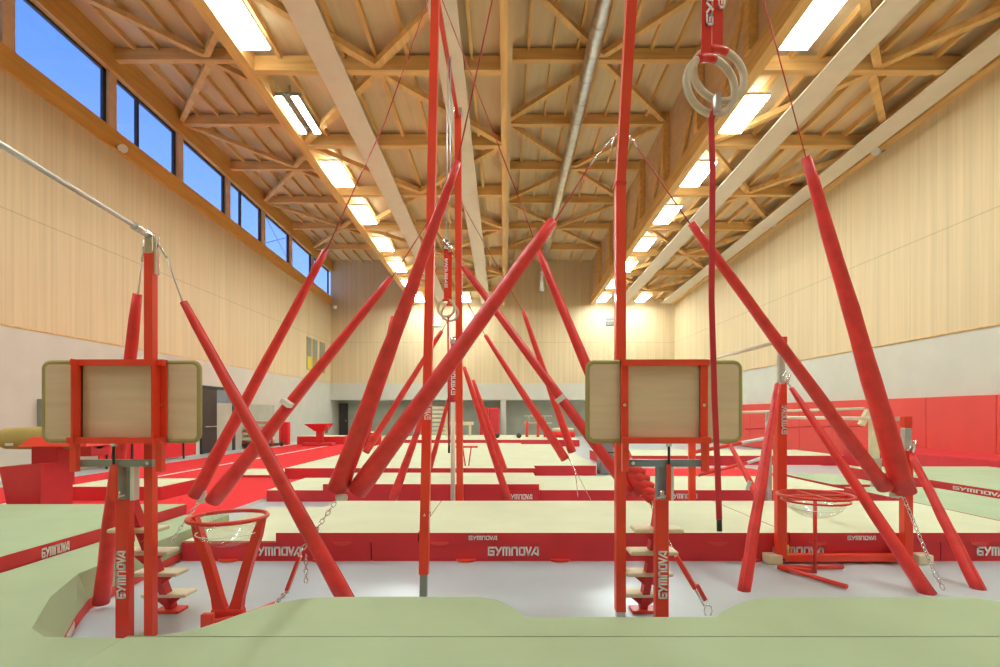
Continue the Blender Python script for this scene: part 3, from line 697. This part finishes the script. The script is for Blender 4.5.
# ================================================================= SPOTTING PLATFORMS
def platform(cx, label, bx0, bx1, fx0, fx1, tilt, mcol, mx):
    Y = 3.55; s = Y/F
    X = lambda px: (px-CX)*s
    Z = lambda py: EYE+(CY-py)*s
    t = thing('spotting_platform', label, 'spotting platform', (X(mx), 3.62, 0))
    # folded-up board with padded rim
    x0, x1, z0, z1 = X(bx0), X(bx1), Z(442), Z(361); r = .055; yb = Y
    def rr(ins, n=7):
        out = []
        for (ccx, ccz, a) in ((x1-r, z1-r, 0), (x0+r, z1-r, 90), (x0+r, z0+r, 180), (x1-r, z0+r, 270)):
            for k in range(n):
                t2 = math.radians(a+90*k/(n-1)); out.append((ccx+math.cos(t2)*(r-ins), ccz+math.sin(t2)*(r-ins)))
        return out
    bm = N(); pts = rr(.006); a = [bm.verts.new((x, yb, z)) for x, z in pts]; b = [bm.verts.new((x, yb+.03, z)) for x, z in pts]
    bm.faces.new(a); bm.faces.new(b[::-1])
    for i in range(len(pts)): bm.faces.new([a[i], a[(i+1) % len(pts)], b[(i+1) % len(pts)], b[i]])
    build('board', bm, 'board', t)
    bm = N(); tube(bm, [(x, yb+.012, z) for x, z in rr(.010)], .017, 8, closed=True, flat=1.0); build('rim_padding', bm, 'edging', t)
    # red channel frame
    w = .055; kf = (Y-.05)/F; fa, fb = (fx0-CX)*kf, (fx1-CX)*kf; zt, zb = Z(360), Z(468)
    yf = yb-.004
    for xx, sgn in ((fa, 1), (fb-w, -1)):
        bm = N(); box(bm, xx, xx+w, yf-.012, yf, Z(443), zt)
        box(bm, xx+(w-.012 if sgn > 0 else 0), xx+(w if sgn > 0 else .012), yf-.085, yf, Z(443), zt) if tilt else box(bm, xx, xx+.012, yf-.03, yf, Z(443), zt)
        box(bm, xx+.006, xx+w-.006, yf-.05, yf-.012, zb-.02, Z(441)); build('frame_upright', bm, 'orange', t)
        bm = N(); tube(bm, [(xx+w/2, yf-.02, Z(405)), (xx+w/2, yf-.012, Z(405))], .011, 10); build('bolt', bm, 'chrome', t)
    bm = N(); box(bm, fa, fb, yf-.04, yf, Z(366), zt); build('frame_rail', bm, 'orange', t)
    bm = N(); box(bm, fa, fb, yf-.07, yf, Z(443), Z(437)); build('frame_rail', bm, 'orange', t)
    # crossbar, gas strut, mast
    bm = N(); box(bm, X(cx-38), X(cx+38), Y-.01, Y+.025, Z(466.5), Z(459.5)); o = build('crossbar', bm, mcol, t)
    for dx in (-34, 34):
        bm = N(); tube(bm, [(X(cx+dx), Y-.02, Z(463)), (X(cx+dx), Y-.008, Z(463))], .012, 10); build('bolt', bm, 'chrome', t)
    sx = X(mx-8.5) if tilt else X(mx+5.5)
    bm = N(); tube(bm, [(sx, Y-.03, Z(464)), (sx, Y-.03, Z(446))], .009, 8); build('gas_spring', bm, 'black', t)
    bm = N(); tube(bm, [(sx, Y-.03, Z(446)), (sx, Y-.03, Z(440))], .018, 8); build('spring_mount', bm, 'chrome', t)
    bm = N(); bar(bm, (sx, Y-.025, Z(500)), (sx, Y-.025, Z(464)), .034 if tilt else .028, .02, up=Vector((0,1,0))); build('spring_tube', bm, 'orange', t)
    ym = 3.60
    Xm = (mx-CX)*ym/F; Zm = lambda py: EYE+(CY-py)*ym/F
    bm = N(); rbox(bm, Xm-.042, Xm+.03, ym-.02, ym+.03, Zm(502), Zm(463), .008); build('inner_column', bm, mcol, t)
    bm = N(); box(bm, Xm+.045, Xm+.075, ym-.02, ym+.03, Zm(500), Zm(466)); build('slide_rail', bm, 'white', t)
    bm = N()
    for k in range(2): tube(bm, [(Xm-.02+.012*k, ym-.05, Zm(497)), (Xm-.02+.012*k, ym-.05, Zm(489))], .010, 8)
    tube(bm, [(Xm-.05, ym-.05, Zm(497)), (Xm+.03, ym-.05, Zm(494))], .007, 8); build('lock_pin', bm, 'chrome', t)
    bm = N(); rbox(bm, Xm-.052, Xm+.040, ym-.03, ym+.035, 0, Zm(499), .008); build('mast', bm, 'red', t)
    lettering(t, (Xm+.026, ym-.032, Zm(597)), (0, 0, 1), (-1, 0, 0), .062, .33)
    # steps behind
    a = Vector((Xm, ym+.06, .92)); b = Vector((Xm, ym+.50, .02))
    bm = N(); bar(bm, a, b, .055, .07); bar(bm, a+Vector((0, .02, .0)), Vector((Xm, ym+.0, .92)), .05, .06); build('stringer', bm, 'matside', t)
    bm = N(); rbox(bm, Xm-.10, Xm+.10, ym+.42, ym+.56, 0, .025, .008); build('foot_plate', bm, 'red', t)
    for z, yy in ((.71, .12), (.52, .24), (.33, .35), (.135, .46)):
        bm = N(); rbox(bm, Xm-.175, Xm+.175, ym+yy-.07, ym+yy+.09, z, z+.03, .012); tr = build('step', bm, 'tread', t)
        for s2 in (-1, 1):
            bm = N()
            q = [Vector((Xm+s2*.03, ym+yy-.02, z)), Vector((Xm+s2*.12, ym+yy-.02, z)), Vector((Xm+s2*.03, ym+yy-.02, z-.075))]
            v0 = [bm.verts.new(p) for p in q]; v1 = [bm.verts.new(p+Vector((0, .035, 0))) for p in q]
            bm.faces.new(v0); bm.faces.new(v1[::-1])
            for i in range(3): bm.faces.new([v0[i], v0[(i+1) % 3], v1[(i+1) % 3], v1[i]])
            build('step_bracket', bm, 'matside', t)
    return t
platform(115, 'red spotting platform with folded-up board in front of the left high bar post', 42, 200, 69, 163, True, 'greysteel', 125.5)
platform(666.5, 'red spotting platform with folded-up board right of the tall ring post', 586.5, 742, 621.5, 710, False, 'blue', 662)

# ================================================================= CHALK STANDS
def bowl(parent, c, R, depth):
    bm = N(); rings = []
    for i in range(9):
        a = math.pi/2*i/8; r = R*math.cos(a)+.001; z = c.z-depth*math.sin(a)
        rings.append([bm.verts.new((c.x+r*math.cos(2*math.pi*k/28), c.y+r*math.sin(2*math.pi*k/28), z)) for k in range(28)])
    for p, q in zip(rings, rings[1:]):
        for k in range(28): bm.faces.new([p[k], p[(k+1) % 28], q[(k+1) % 28], q[k]])
    o = build('bowl', bm, 'bowl', parent, smooth=True)
    bm = N(); tube(bm, arc(c.x, c.y, c.z-depth*.5, R*.87, 0, 2*math.pi*35/36, 36), .003, 5, closed=True); build('bowl_rib', bm, 'white', o)
c = P(228.5, 517, 3.9)
t = thing('chalk_stand', 'red chalk bowl stand with broad V legs beside the left spotting platform', 'chalk stand', (c.x, c.y, 0))
bm = N(); tube(bm, arc(c.x, c.y, c.z, .268, 0, 2*math.pi*47/48, 48), .016, 8, closed=True); build('top_ring', bm, 'red', t)
bm = N(); tube(bm, arc(c.x-.05, c.y-.02, c.z+.008, .2, 2.6, 4.2, 12), .010, 6); build('ring_joint', bm, 'orange', t)
bowl(t, Vector((c.x, c.y, c.z)), .25, .22)
for s in (-1, 1):
    bm = N()
    prof = [(.255, c.z, .024), (.215, c.z-.14, .040), (.145, c.z-.36, .042), (.08, .18, .045), (.06, .06, .05)]
    L, R2 = [], []
    for x, z, w in prof: L.append((c.x+s*(x+w/1.2), z)); R2.append((c.x+s*(x-w/1.2 if x > .06 else 0), z))
    out = L+R2[::-1]
    v0 = [bm.verts.new((x, c.y-.03, z)) for x, z in out]; v1 = [bm.verts.new((x, c.y+.03, z)) for x, z in out]
    n = len(out); half = len(prof)
    for i in range(half-1):
        for v in (v0, v1): bm.faces.new([v[i], v[i+1], v[n-2-i], v[n-1-i]])
    for i in range(n): bm.faces.new([v0[i], v0[(i+1) % n], v1[(i+1) % n], v1[i]])
    build('leg', bm, 'red', t)
bm = N(); rbox(bm, c.x-.12, c.x+.12, c.y-.04, c.y+.04, .0, .10, .02); build('hub', bm, 'red', t)
bm = N(); tube(bm, [G(206, 627)+Vector((0,0,.025)), G(222, 624.5)+Vector((0,0,.025)), G(240, 621)+Vector((0,0,.025)), G(258, 615)+Vector((0,0,.025)), G(275, 607)+Vector((0,0,.025))], [.022, .026, .03, .028, .024], 10); build('foot', bm, 'red', t)
p = G(208, 632); bm = N(); rbox(bm, p.x-.045, p.x+.035, p.y-.02, p.y+.03, 0, .13, .006); build('foot_plate', bm, 'orange', t)
c = P(815, 495, 5.0)
t = thing('chalk_stand', 'slim red chalk stand on a single pole with forked foot, right side', 'chalk stand', (c.x, c.y, 0))
bm = N(); tube(bm, arc(c.x, c.y, c.z, .325, 0, 2*math.pi*47/48, 48), .014, 8, closed=True); tube(bm, arc(c.x, c.y, c.z-.05, .29, 0, 2*math.pi*47/48, 48), .010, 8, closed=True); build('top_ring', bm, 'red', t)
bm = N(); bar(bm, (c.x-.31, c.y, c.z-.01), (c.x+.31, c.y, c.z-.01), .03, .02); bar(bm, (c.x, c.y-.31, c.z-.01), (c.x, c.y+.31, c.z-.01), .03, .02); build('cross_strut', bm, 'red', t)
bowl(t, Vector((c.x, c.y, c.z-.02)), .27, .20)
bm = N(); tube(bm, [(c.x, c.y, .02), (c.x, c.y, c.z-.03)], .018, 10); build('pole', bm, 'red', t)
h = Vector((c.x, c.y+.02, .03))
for q in ((777, 570), (843, 570), (847, 590)):
    e = G(*q); e.z = .03
    st = G(779, 570) if q[0] > 800 else h
    bm = N(); tube(bm, [Vector((st.x, st.y, .03)), e], .022, 8); build('foot', bm, 'red', t)
# chalk stand far: little table on V legs
c = P(467, 446.5, 12.4)
t = thing('folding_stool', 'little flat-topped red stand on thin V legs far in the middle', 'stand', (c.x, c.y, .31))
bm = N(); rbox(bm, c.x-.26, c.x+.26, c.y-.15, c.y+.15, c.z-.02, c.z+.015, .008); build('seat', bm, 'red', t)
for k in (-1, 1):
    bm = N(); tube(bm, [(c.x+k*.10, c.y, c.z-.02), (c.x+k*.04, c.y, .315)], .016, 8); build('leg', bm, 'red', t)

# ================================================================= UNEVEN BARS (right)
t = thing('uneven_bars', 'red uneven bars with wide base beam and padded guys, right of the second board', 'uneven bars', (2.88, 5.4, 0))
Y = 5.4; xh, xl = P(781, 0, Y).x, P(906, 0, Y).x
for (Yp, first) in ((5.4, True), (7.95, False)):
    dy = Yp
    bm = N(); rbox(bm, xh-.055, xh+.045, dy-.04, dy+.04, .05, EYE+(CY-384)*5.4/F, .01); build('post', bm, 'orange' if first else 'orange', t)
    bm = N(); rbox(bm, xh-.028, xh+.028, dy-.028, dy+.028, 1.8, EYE+(CY-346)*5.4/F, .006); build('inner_column', bm, 'steel', t)
    bm = N(); rbox(bm, xh-.04, xh+.045, dy-.045, dy+.045, EYE+(CY-348)*5.4/F, EYE+(CY-337)*5.4/F, .01); build('post_cap', bm, 'red', t)
    bm = N(); rbox(bm, xl-.045, xl+.045, dy-.045, dy+.045, .05, EYE+(CY-450)*5.4/F, .01); build('post', bm, 'orange', t)
    bm = N(); rbox(bm, xl-.035, xl+.035, dy-.035, dy+.035, 1.1, EYE+(CY-428)*5.4/F, .006); build('inner_column', bm, 'steel', t)
    bm = N(); rbox(bm, xl-.04, xl+.04, dy-.04, dy+.04, EYE+(CY-428)*5.4/F, EYE+(CY-416)*5.4/F, .01); build('post_cap', bm, 'orange', t)
    bm = N(); rbox(bm, xh+.02, xl-.03, dy-.04, dy+.04, .02, .10, .012); build('base_beam', bm, 'orange', t)
    for x in (xh-.09, xl+.16):
        bm = N(); rbox(bm, x-.075, x+.075, dy-.07, dy+.07, 0, .10, .012); build('foot_pad', bm, 'tread', t)
    bm = N(); tube(bm, [(xh+.03, dy-.05, 1.86), (xh+.06, dy-.05, 1.96)], .018, 8); tube(bm, [(xh-.02, dy-.05, 1.9), (xh+.02, dy-.05, 1.99)], .014, 8); build('clamp', bm, 'chrome', t)
    bm = N(); tube(bm, [(xl+.02, dy-.06, 1.16), (xl+.05, dy-.06, 1.28)], .018, 8); tube(bm, [(xl-.03, dy-.06, 1.17), (xl+.0, dy-.06, 1.22)], .014, 8); build('clamp', bm, 'chrome', t)
zb = EYE+(CY-341)*5.4/F
bm = N(); tube(bm, [(xh, 5.4, zb), (xh, 7.95, zb)], .022, 12); build('high_rail', bm, 'radiant', t)
zb = EYE+(CY-419)*5.4/F
bm = N(); tube(bm, [(xl, 5.4, zb), (xl, 7.95, zb)], .022, 12); build('low_rail', bm, 'radiant', t)
lettering(t, (xh+.035, 5.355, EYE+(CY-434)*5.4/F), (0, 0, 1), (-1, 0, 0), .055, .30)
cable(t, (784, 377, 5.4), (792, 389, 5.35), .006, 'steel')
sleeve(t, (791, 388, 5.35), (929, 596, 4.5), 6, 18)
sleeve(t, (778, 384, 5.35), (743, 596, 4.55), 7, 13)
cable(t, (906, 446, 5.4), (912, 456, 5.35), .006, 'chrome')
sleeve(t, (911, 454, 5.35), (980, 592, 4.6), 7, 14)
sleeve(t, (728, 441, 7.7), (758, 497, 7.2), 4, 8)
sleeve(t, (775, 400, 7.8), (757, 492, 7.4), 5, 8)
bm = N(); bar(bm, P(747, 480, 4.9)+Vector((0,-.06,0)), P(744, 489, 4.9)+Vector((0,-.06,0)), .035, .01, up=Vector((0,1,0))); build('label_patch', bm, 'white', t)
cable(t, (788, 545, 5.3), (788, 556, 5.3), .008, 'yellow', 'tag')

# ================================================================= PARALLEL BARS right
t = thing('parallel_bars', 'pale-railed parallel bars standing before the red right wall pads', 'parallel bars', (5.5, 9.0, 0))
Y = 9.0
bm = N(); tube(bm, [P(716, 413, Y), P(770, 411.5, Y), P(813, 410, Y), P(864, 408.5, Y)], .024, 10); build('rail', bm, 'radiant', t)
bm = N(); tube(bm, [P(745, 429, Y+.3), P(797, 427, Y+.3), P(864, 426, Y+.3)], .014, 8); build('rail', bm, 'matside', t)
bm = N(); bar(bm, P(861, 425, Y), P(868, 411, Y), .09, .08); bar(bm, P(866, 410.5, Y), P(874, 410.5, Y), .08, .06); build('rail_support', bm, 'tread', t)
bm = N(); rbox(bm, P(870,0,Y).x, P(878,0,Y).x, Y-.05, Y+.05, P(0,458,Y).z, P(0,412,Y).z, .01); build('upright', bm, 'tread', t)
bm = N(); rbox(bm, P(872,0,Y).x, P(880,0,Y).x, Y-.05, Y+.05, .0, P(0,458,Y).z, .01); build('upright_foot', bm, 'steel', t)
bm = N(); rbox(bm, P(766,0,Y).x, P(771,0,Y).x, Y-.04, Y+.04, .0, P(0,411,Y).z, .01); build('upright', bm, 'steel', t)
bm = N()
for y in (424, 433): tube(bm, [P(768, y, Y-.08), P(768, y, Y-.03)], .05, 10)
build('adjusting_knob', bm, 'white', t)
for a, b, c2 in (((767, 438), (741, 443), (690, 453)), ((765, 457), (747, 463), (698, 475))):
    bm = N(); tube(bm, [P(*a, Y), P(*b, Y)], .03, 8); o = build('telescopic_strut', bm, 'white', t)
    bm = N(); tube(bm, [P(*b, Y), P(*c2, Y)], .034, 8); build('strut_sleeve', bm, 'red', o)

# grey padded column
p, q = P(600, 0, 13.3), P(614, 0, 13.3)
t = thing('padded_box', 'upright grey padded box behind the right-hand board', 'box', (p.x/2+q.x/2, 13.5, 0))
bm = N(); rbox(bm, p.x, q.x, 13.3, 13.8, 0, 1.15, .03); build('pad', bm, 'greypad', t)
bm = N(); box(bm, p.x-.005, q.x+.005, 13.295, 13.805, .55, .58); build('strap', bm, 'dark', t)

# ================================================================= VAULTING HORSE left edge
Y = 6.75
X = lambda px: (px-CX)*(Y+.4)/F
Z = lambda py: EYE+(CY-py)*Y/F
t = thing('pommel_trainer', 'tan suede horse body on a red flared pedestal at the left edge', 'vaulting horse', (X(50), Y+.4, 0))
bm = N()
pts = [(X(-1)+.0, Y+.4, Z(440)), (X(1), Y+.4, Z(440)), (X(6), Y+.4, Z(440)), (X(25), Y+.4, Z(439.5)), (X(60), Y+.4, Z(439)), (X(100), Y+.4, Z(439))]
tube(bm, pts, [.05, .085, .105, .115, .115, .115], 20, flat=1.35); o = build('horse_body', bm, 'suede', t)
for f in o.data.polygons: f.use_smooth = True
bm = N(); rbox(bm, X(16), X(23), Y+.24, Y+.26, Z(447), Z(444.5), .003); build('label_plate', bm, 'white', t)
bm = N(); hexa(bm, [(X(38), Y+.1, Z(447)), (X(104), Y+.1, Z(447)), (X(104), Y+.7, Z(447)), (X(38), Y+.7, Z(447)), (X(45), Y+.2, Z(438)), (X(98), Y+.2, Z(438)), (X(98), Y+.6, Z(438)), (X(45), Y+.6, Z(438))]); build('saddle', bm, 'red', t)
bm = N(); rbox(bm, X(41), X(66), Y+.25, Y+.55, Z(490), Z(447), .01); build('column', bm, 'matside', t)
bm = N(); rbox(bm, X(80), X(100), Y+.25, Y+.55, Z(458), Z(447), .01); build('column', bm, 'matside', t)
bm = N(); hexa(bm, [(X(40), Y, .0), (X(66), Y, .0), (X(66), Y+.5, .0), (X(40), Y+.5, .0), (X(27), Y, Z(467)), (X(67), Y, Z(464)), (X(67), Y+.5, Z(464)), (X(27), Y+.5, Z(467))]); build('pedestal', bm, 'matside', t)
# switch box on left wall
yl = on_left(41.0); z0 = EYE+(CY-428)*yl/F; z1 = EYE+(CY-399)*yl/F
t = thing('control_box', 'narrow grey-green control box on the concrete wall beside the left board', 'box', (XL+.03, yl, z0))
bm = N(); rbox(bm, XL, XL+.14, yl-.12, yl+.12, z0, z1, .01); build('casing', bm, 'greysteel', t)
bm = N(); rbox(bm, XL+.14, XL+.16, yl-.05, yl+.05, z0+.18, z0+.25, .005); build('switch', bm, 'white', t)

# red barrier along the left wall, with posts
bx = -11.2
t = thing('padded_barrier', 'low red padded barrier with upright posts along the left wall', 'barrier', (bx, 16, 0))
bm = N(); rbox(bm, bx-.05, bx+.02, 14.4, 18.9, .08, .68, .02); build('barrier_pad', bm, 'carpet', t)
for y in (14.6, 15.6, 16.3, 16.9, 18.1):
    bm = N(); box(bm, bx+.03, bx+.07, y-.025, y+.025, 0, .85); build('post', bm, 'brown', t)
bm = N(); box(bm, bx+.03, bx+.07, 14.6, 18.1, .82, .86); build('handrail', bm, 'matside', t)

# mat trolley in front of door 2
yy = 23.2
p, q = P(240, 445, yy), P(272, 420, yy)
t = thing('mat_trolley', 'red tube trolley loaded with pale mats beside the dark door', 'trolley', (p.x/2+q.x/2, yy+.4, .06))
for x in (p.x, q.x):
    for y2 in (yy, yy+.8):
        bm = N(); tube(bm, [(x, y2, .1), (x, y2, q.z)], .03, 8); build('upright', bm, 'red', t)
for z in (.3, .75, 1.2):
    bm = N(); tube(bm, [(p.x, yy, z), (q.x, yy, z)], .022, 8); build('crossbar', bm, 'red', t)
for i in range(4):
    o = None
    bm = N(); rbox(bm, p.x+.08, q.x-.08, yy+.05, yy+.75, .35+i*.25, .50+i*.25, .03); build('shelf_mat', bm, 'cream', t)
bm = N(); rbox(bm, p.x, q.x, yy, yy+.8, .1, .22, .02); build('deck', bm, 'brown', t)

# red punch pad
p = P(284, 445, 24.5)
t = thing('standing_pad', 'upright red pad standing between trolley and vaulting table', 'pad', (p.x, 24.5, .06))
bm = N(); rbox(bm, P(280,0,24.5).x, P(289,0,24.5).x, 24.4, 24.7, .1, P(0,422,24.5).z, .05); build('pad', bm, 'carpet', t)
bm = N(); tube(bm, [(P(283,0,24.5).x, 24.35, .06), (P(283,0,24.5).x, 24.35, .3)], .08, 8); build('foot', bm, 'dark', t)

# far vaulting table
Y = 24.5; X = lambda px: (px-CX)*Y/F; Z = lambda py: EYE+(CY-py)*Y/F
t = thing('vaulting_table', 'red vaulting table with tapered padded top on a pedestal, far left', 'vaulting table', (X(319), Y, .06))
bm = N(); hexa(bm, [(X(317), Y-.3, Z(431)), (X(326), Y-.3, Z(431)), (X(326), Y+.3, Z(431)), (X(317), Y+.3, Z(431)), (X(308), Y-.5, Z(424)), (X(330), Y-.5, Z(423.5)), (X(330), Y+.5, Z(423.5)), (X(308), Y+.5, Z(424))]); build('table_top', bm, 'carpet', t)
bm = N(); rbox(bm, X(317), X(323), Y-.15, Y+.15, .15, Z(430), .02); build('pedestal', bm, 'matside', t)
bm = N(); rbox(bm, X(304), X(334), Y-.3, Y+.3, .07, .2, .02); build('base', bm, 'matside', t)
bm = N(); box(bm, X(326), X(329), Y-.2, Y-.1, Z(433), Z(425)); build('height_crank', bm, 'greysteel', t)

# far: spectators' steps, table, curtain, red stack, small bars
Y = 33.6; X = lambda px: (px-CX)*Y/F; Z = lambda py: EYE+(CY-py)*Y/F
t = thing('wooden_steps', 'pale wooden slatted steps before the back recess', 'steps', (X(438), Y, 0))
for x in (X(430.5), X(446.5)):
    bm = N(); box(bm, x-.05, x+.05, Y-.2, Y+.25, 0, Z(405)); build('stile', bm, 'tread', t)
for i in range(7):
    bm = N(); z = .25+i*.27; rbox(bm, X(430), X(447), Y-.22, Y+.25-.0*i, z, z+.16, .01); build('rung', bm, 'tread', t)
Y = 29.5; X = lambda px: (px-CX)*Y/F; Z = lambda py: EYE+(CY-py)*Y/F
t = thing('wooden_table', 'pale wooden table standing on the farthest mats', 'table', (X(459), Y, .32))
bm = N(); rbox(bm, X(444), X(473), Y-.4, Y+.4, Z(425), Z(422), .01); build('table_top', bm, 'tread', t)
for x in (X(447), X(459), X(470)):
    for y2 in (Y-.3, Y+.3):
        bm = N(); box(bm, x-.05, x+.05, y2-.04, y2+.04, .32, Z(425)); build('leg', bm, 'tread', t)
Y = 34.2; X = lambda px: (px-CX)*Y/F; Z = lambda py: EYE+(CY-py)*Y/F
for i, (a, b, lb) in enumerate(((480, 488.5, 'left'), (489, 499, 'right'))):
    t = thing('standing_mat', 'upright folded red mat before the back recess, %s of two' % lb, 'mat', ((X(a)+X(b))/2, Y, 0), 'folded red mats')
    bm = N(); rbox(bm, X(a), X(b), Y-.15, Y+.15, 0, Z(408), .05); build('mat_panel', bm, 'carpet', t)
    bm = N(); rbox(bm, X(a)+.04, X(b)-.04, Y-.27, Y-.16, 0, Z(409), .04); build('mat_fold', bm, 'matside', t)
Y = 27.5; X = lambda px: (px-CX)*Y/F; Z = lambda py: EYE+(CY-py)*Y/F
t = thing('mushroom_trainer', 'low red drum with pale top on the farthest mats', 'drum', (X(565), Y, .32))
bm = N(); tube(bm, [(X(563), Y, .33), (X(563), Y, Z(431))], .63, 24); o = build('drum_body', bm, 'carpet', t)
bm = N(); tube(bm, [(X(563), Y, Z(431)), (X(563), Y, Z(428))], [.60, .55], 24); build('drum_top', bm, 'cream', t)
t = thing('low_bars', 'small red-legged low bars with pale rails on the farthest mats', 'low bars', (X(533), Y, .32))
for (a, b) in ((525, 529), (536, 540), (543, 547)):
    bm = N(); tube(bm, [(X((a+b)/2), Y, .33), (X((a+b)/2), Y, Z(421))], .08, 10); build('upright', bm, 'red', t)
for py in (416, 423):
    bm = N(); tube(bm, [(X(524), Y, Z(py)), (X(552), Y, Z(py))], .022, 8); build('rail', bm, 'tread', t)
bm = N(); tube(bm, [(X(529), Y, Z(423)), (X(529), Y, Z(416))], .02, 8); tube(bm, [(X(545), Y, Z(423)), (X(545), Y, Z(416))], .02, 8); build('rail_link', bm, 'steel', t)
for i, px in enumerate((497, 519)):
    t = thing('medicine_ball', 'dark red ball on the far mat, %s of the low bars' % ('farther' if i == 0 else 'just beside'), 'ball', (P(px, 0, 26.5).x, 26.5, .32))
    bm = N(); bmesh.ops.create_uvsphere(bm, u_segments=16, v_segments=10, radius=.13, matrix=Matrix.Translation((P(px, 0, 26.5).x, 26.5, .455))); build('ball_skin', bm, 'brown', t, smooth=True)
    bm = N(); tube(bm, arc(P(px, 0, 26.5).x, 26.5, .455, .131, 0, 2*math.pi*19/20, 20, 'xz'), .006, 5, closed=True); build('ball_seam', bm, 'matside', t)
# low obstacle pieces by vault
for i, (px, py, y, lb) in enumerate(((364, 437, 23.5, 'left'), (378, 436, 23.5, 'right'))):
    c = P(px, py, y)
    t = thing('vault_springboard', 'small red springboard far left of the tilted sleeves, %s of two' % lb, 'springboard', (c.x, c.y, .06), 'springboards')
    bm = N(); hexa(bm, [(c.x-.3, y-.5, .07), (c.x+.25, y-.5, .07), (c.x+.25, y+.5, .07), (c.x-.3, y+.5, .07), (c.x-.3, y-.5, .36), (c.x+.25, y-.5, .58), (c.x+.25, y+.5, .58), (c.x-.3, y+.5, .36)]); build('deck', bm, 'tread', t)
    bm = N(); box(bm, c.x-.3, c.x+.27, y-.55, y-.5, .07, .6); build('side_panel', bm, 'red', t)

# ================================================================= WORLD, CAMERA
w = bpy.data.worlds.new('World'); bpy.context.scene.world = w; w.use_nodes = True
nt = w.node_tree; bg = nt.nodes['Background']
tc = nt.nodes.new('ShaderNodeTexCoord'); sp = nt.nodes.new('ShaderNodeSeparateXYZ'); rp = nt.nodes.new('ShaderNodeValToRGB')
nt.links.new(tc.outputs['Generated'], sp.inputs[0]); nt.links.new(sp.outputs['Z'], rp.inputs['Fac'])
rp.color_ramp.elements[0].position = .0; rp.color_ramp.elements[0].color = (.30, .48, .88, 1)
rp.color_ramp.elements[1].position = .62; rp.color_ramp.elements[1].color = (.045, .155, .60, 1)
nt.links.new(rp.outputs[0], bg.inputs[0]); bg.inputs[1].default_value = 1.0

cam = bpy.data.cameras.new('Camera'); co = bpy.data.objects.new('Camera', cam); C.objects.link(co)
cam.sensor_width = 36; cam.lens = F/1000*36; cam.shift_x = -(CX-500)/1000; cam.shift_y = (CY-333.5)/1000
cam.clip_start = .05; cam.clip_end = 200
co.location = (0, 0, EYE); co.rotation_euler = (math.pi/2, 0, 0)
S = bpy.context.scene; S.camera = co
S.view_settings.view_transform = 'Standard'; S.view_settings.look = 'None'; S.view_settings.gamma = 1
S.view_settings.use_curve_mapping = False; S.view_settings.exposure = 1.0
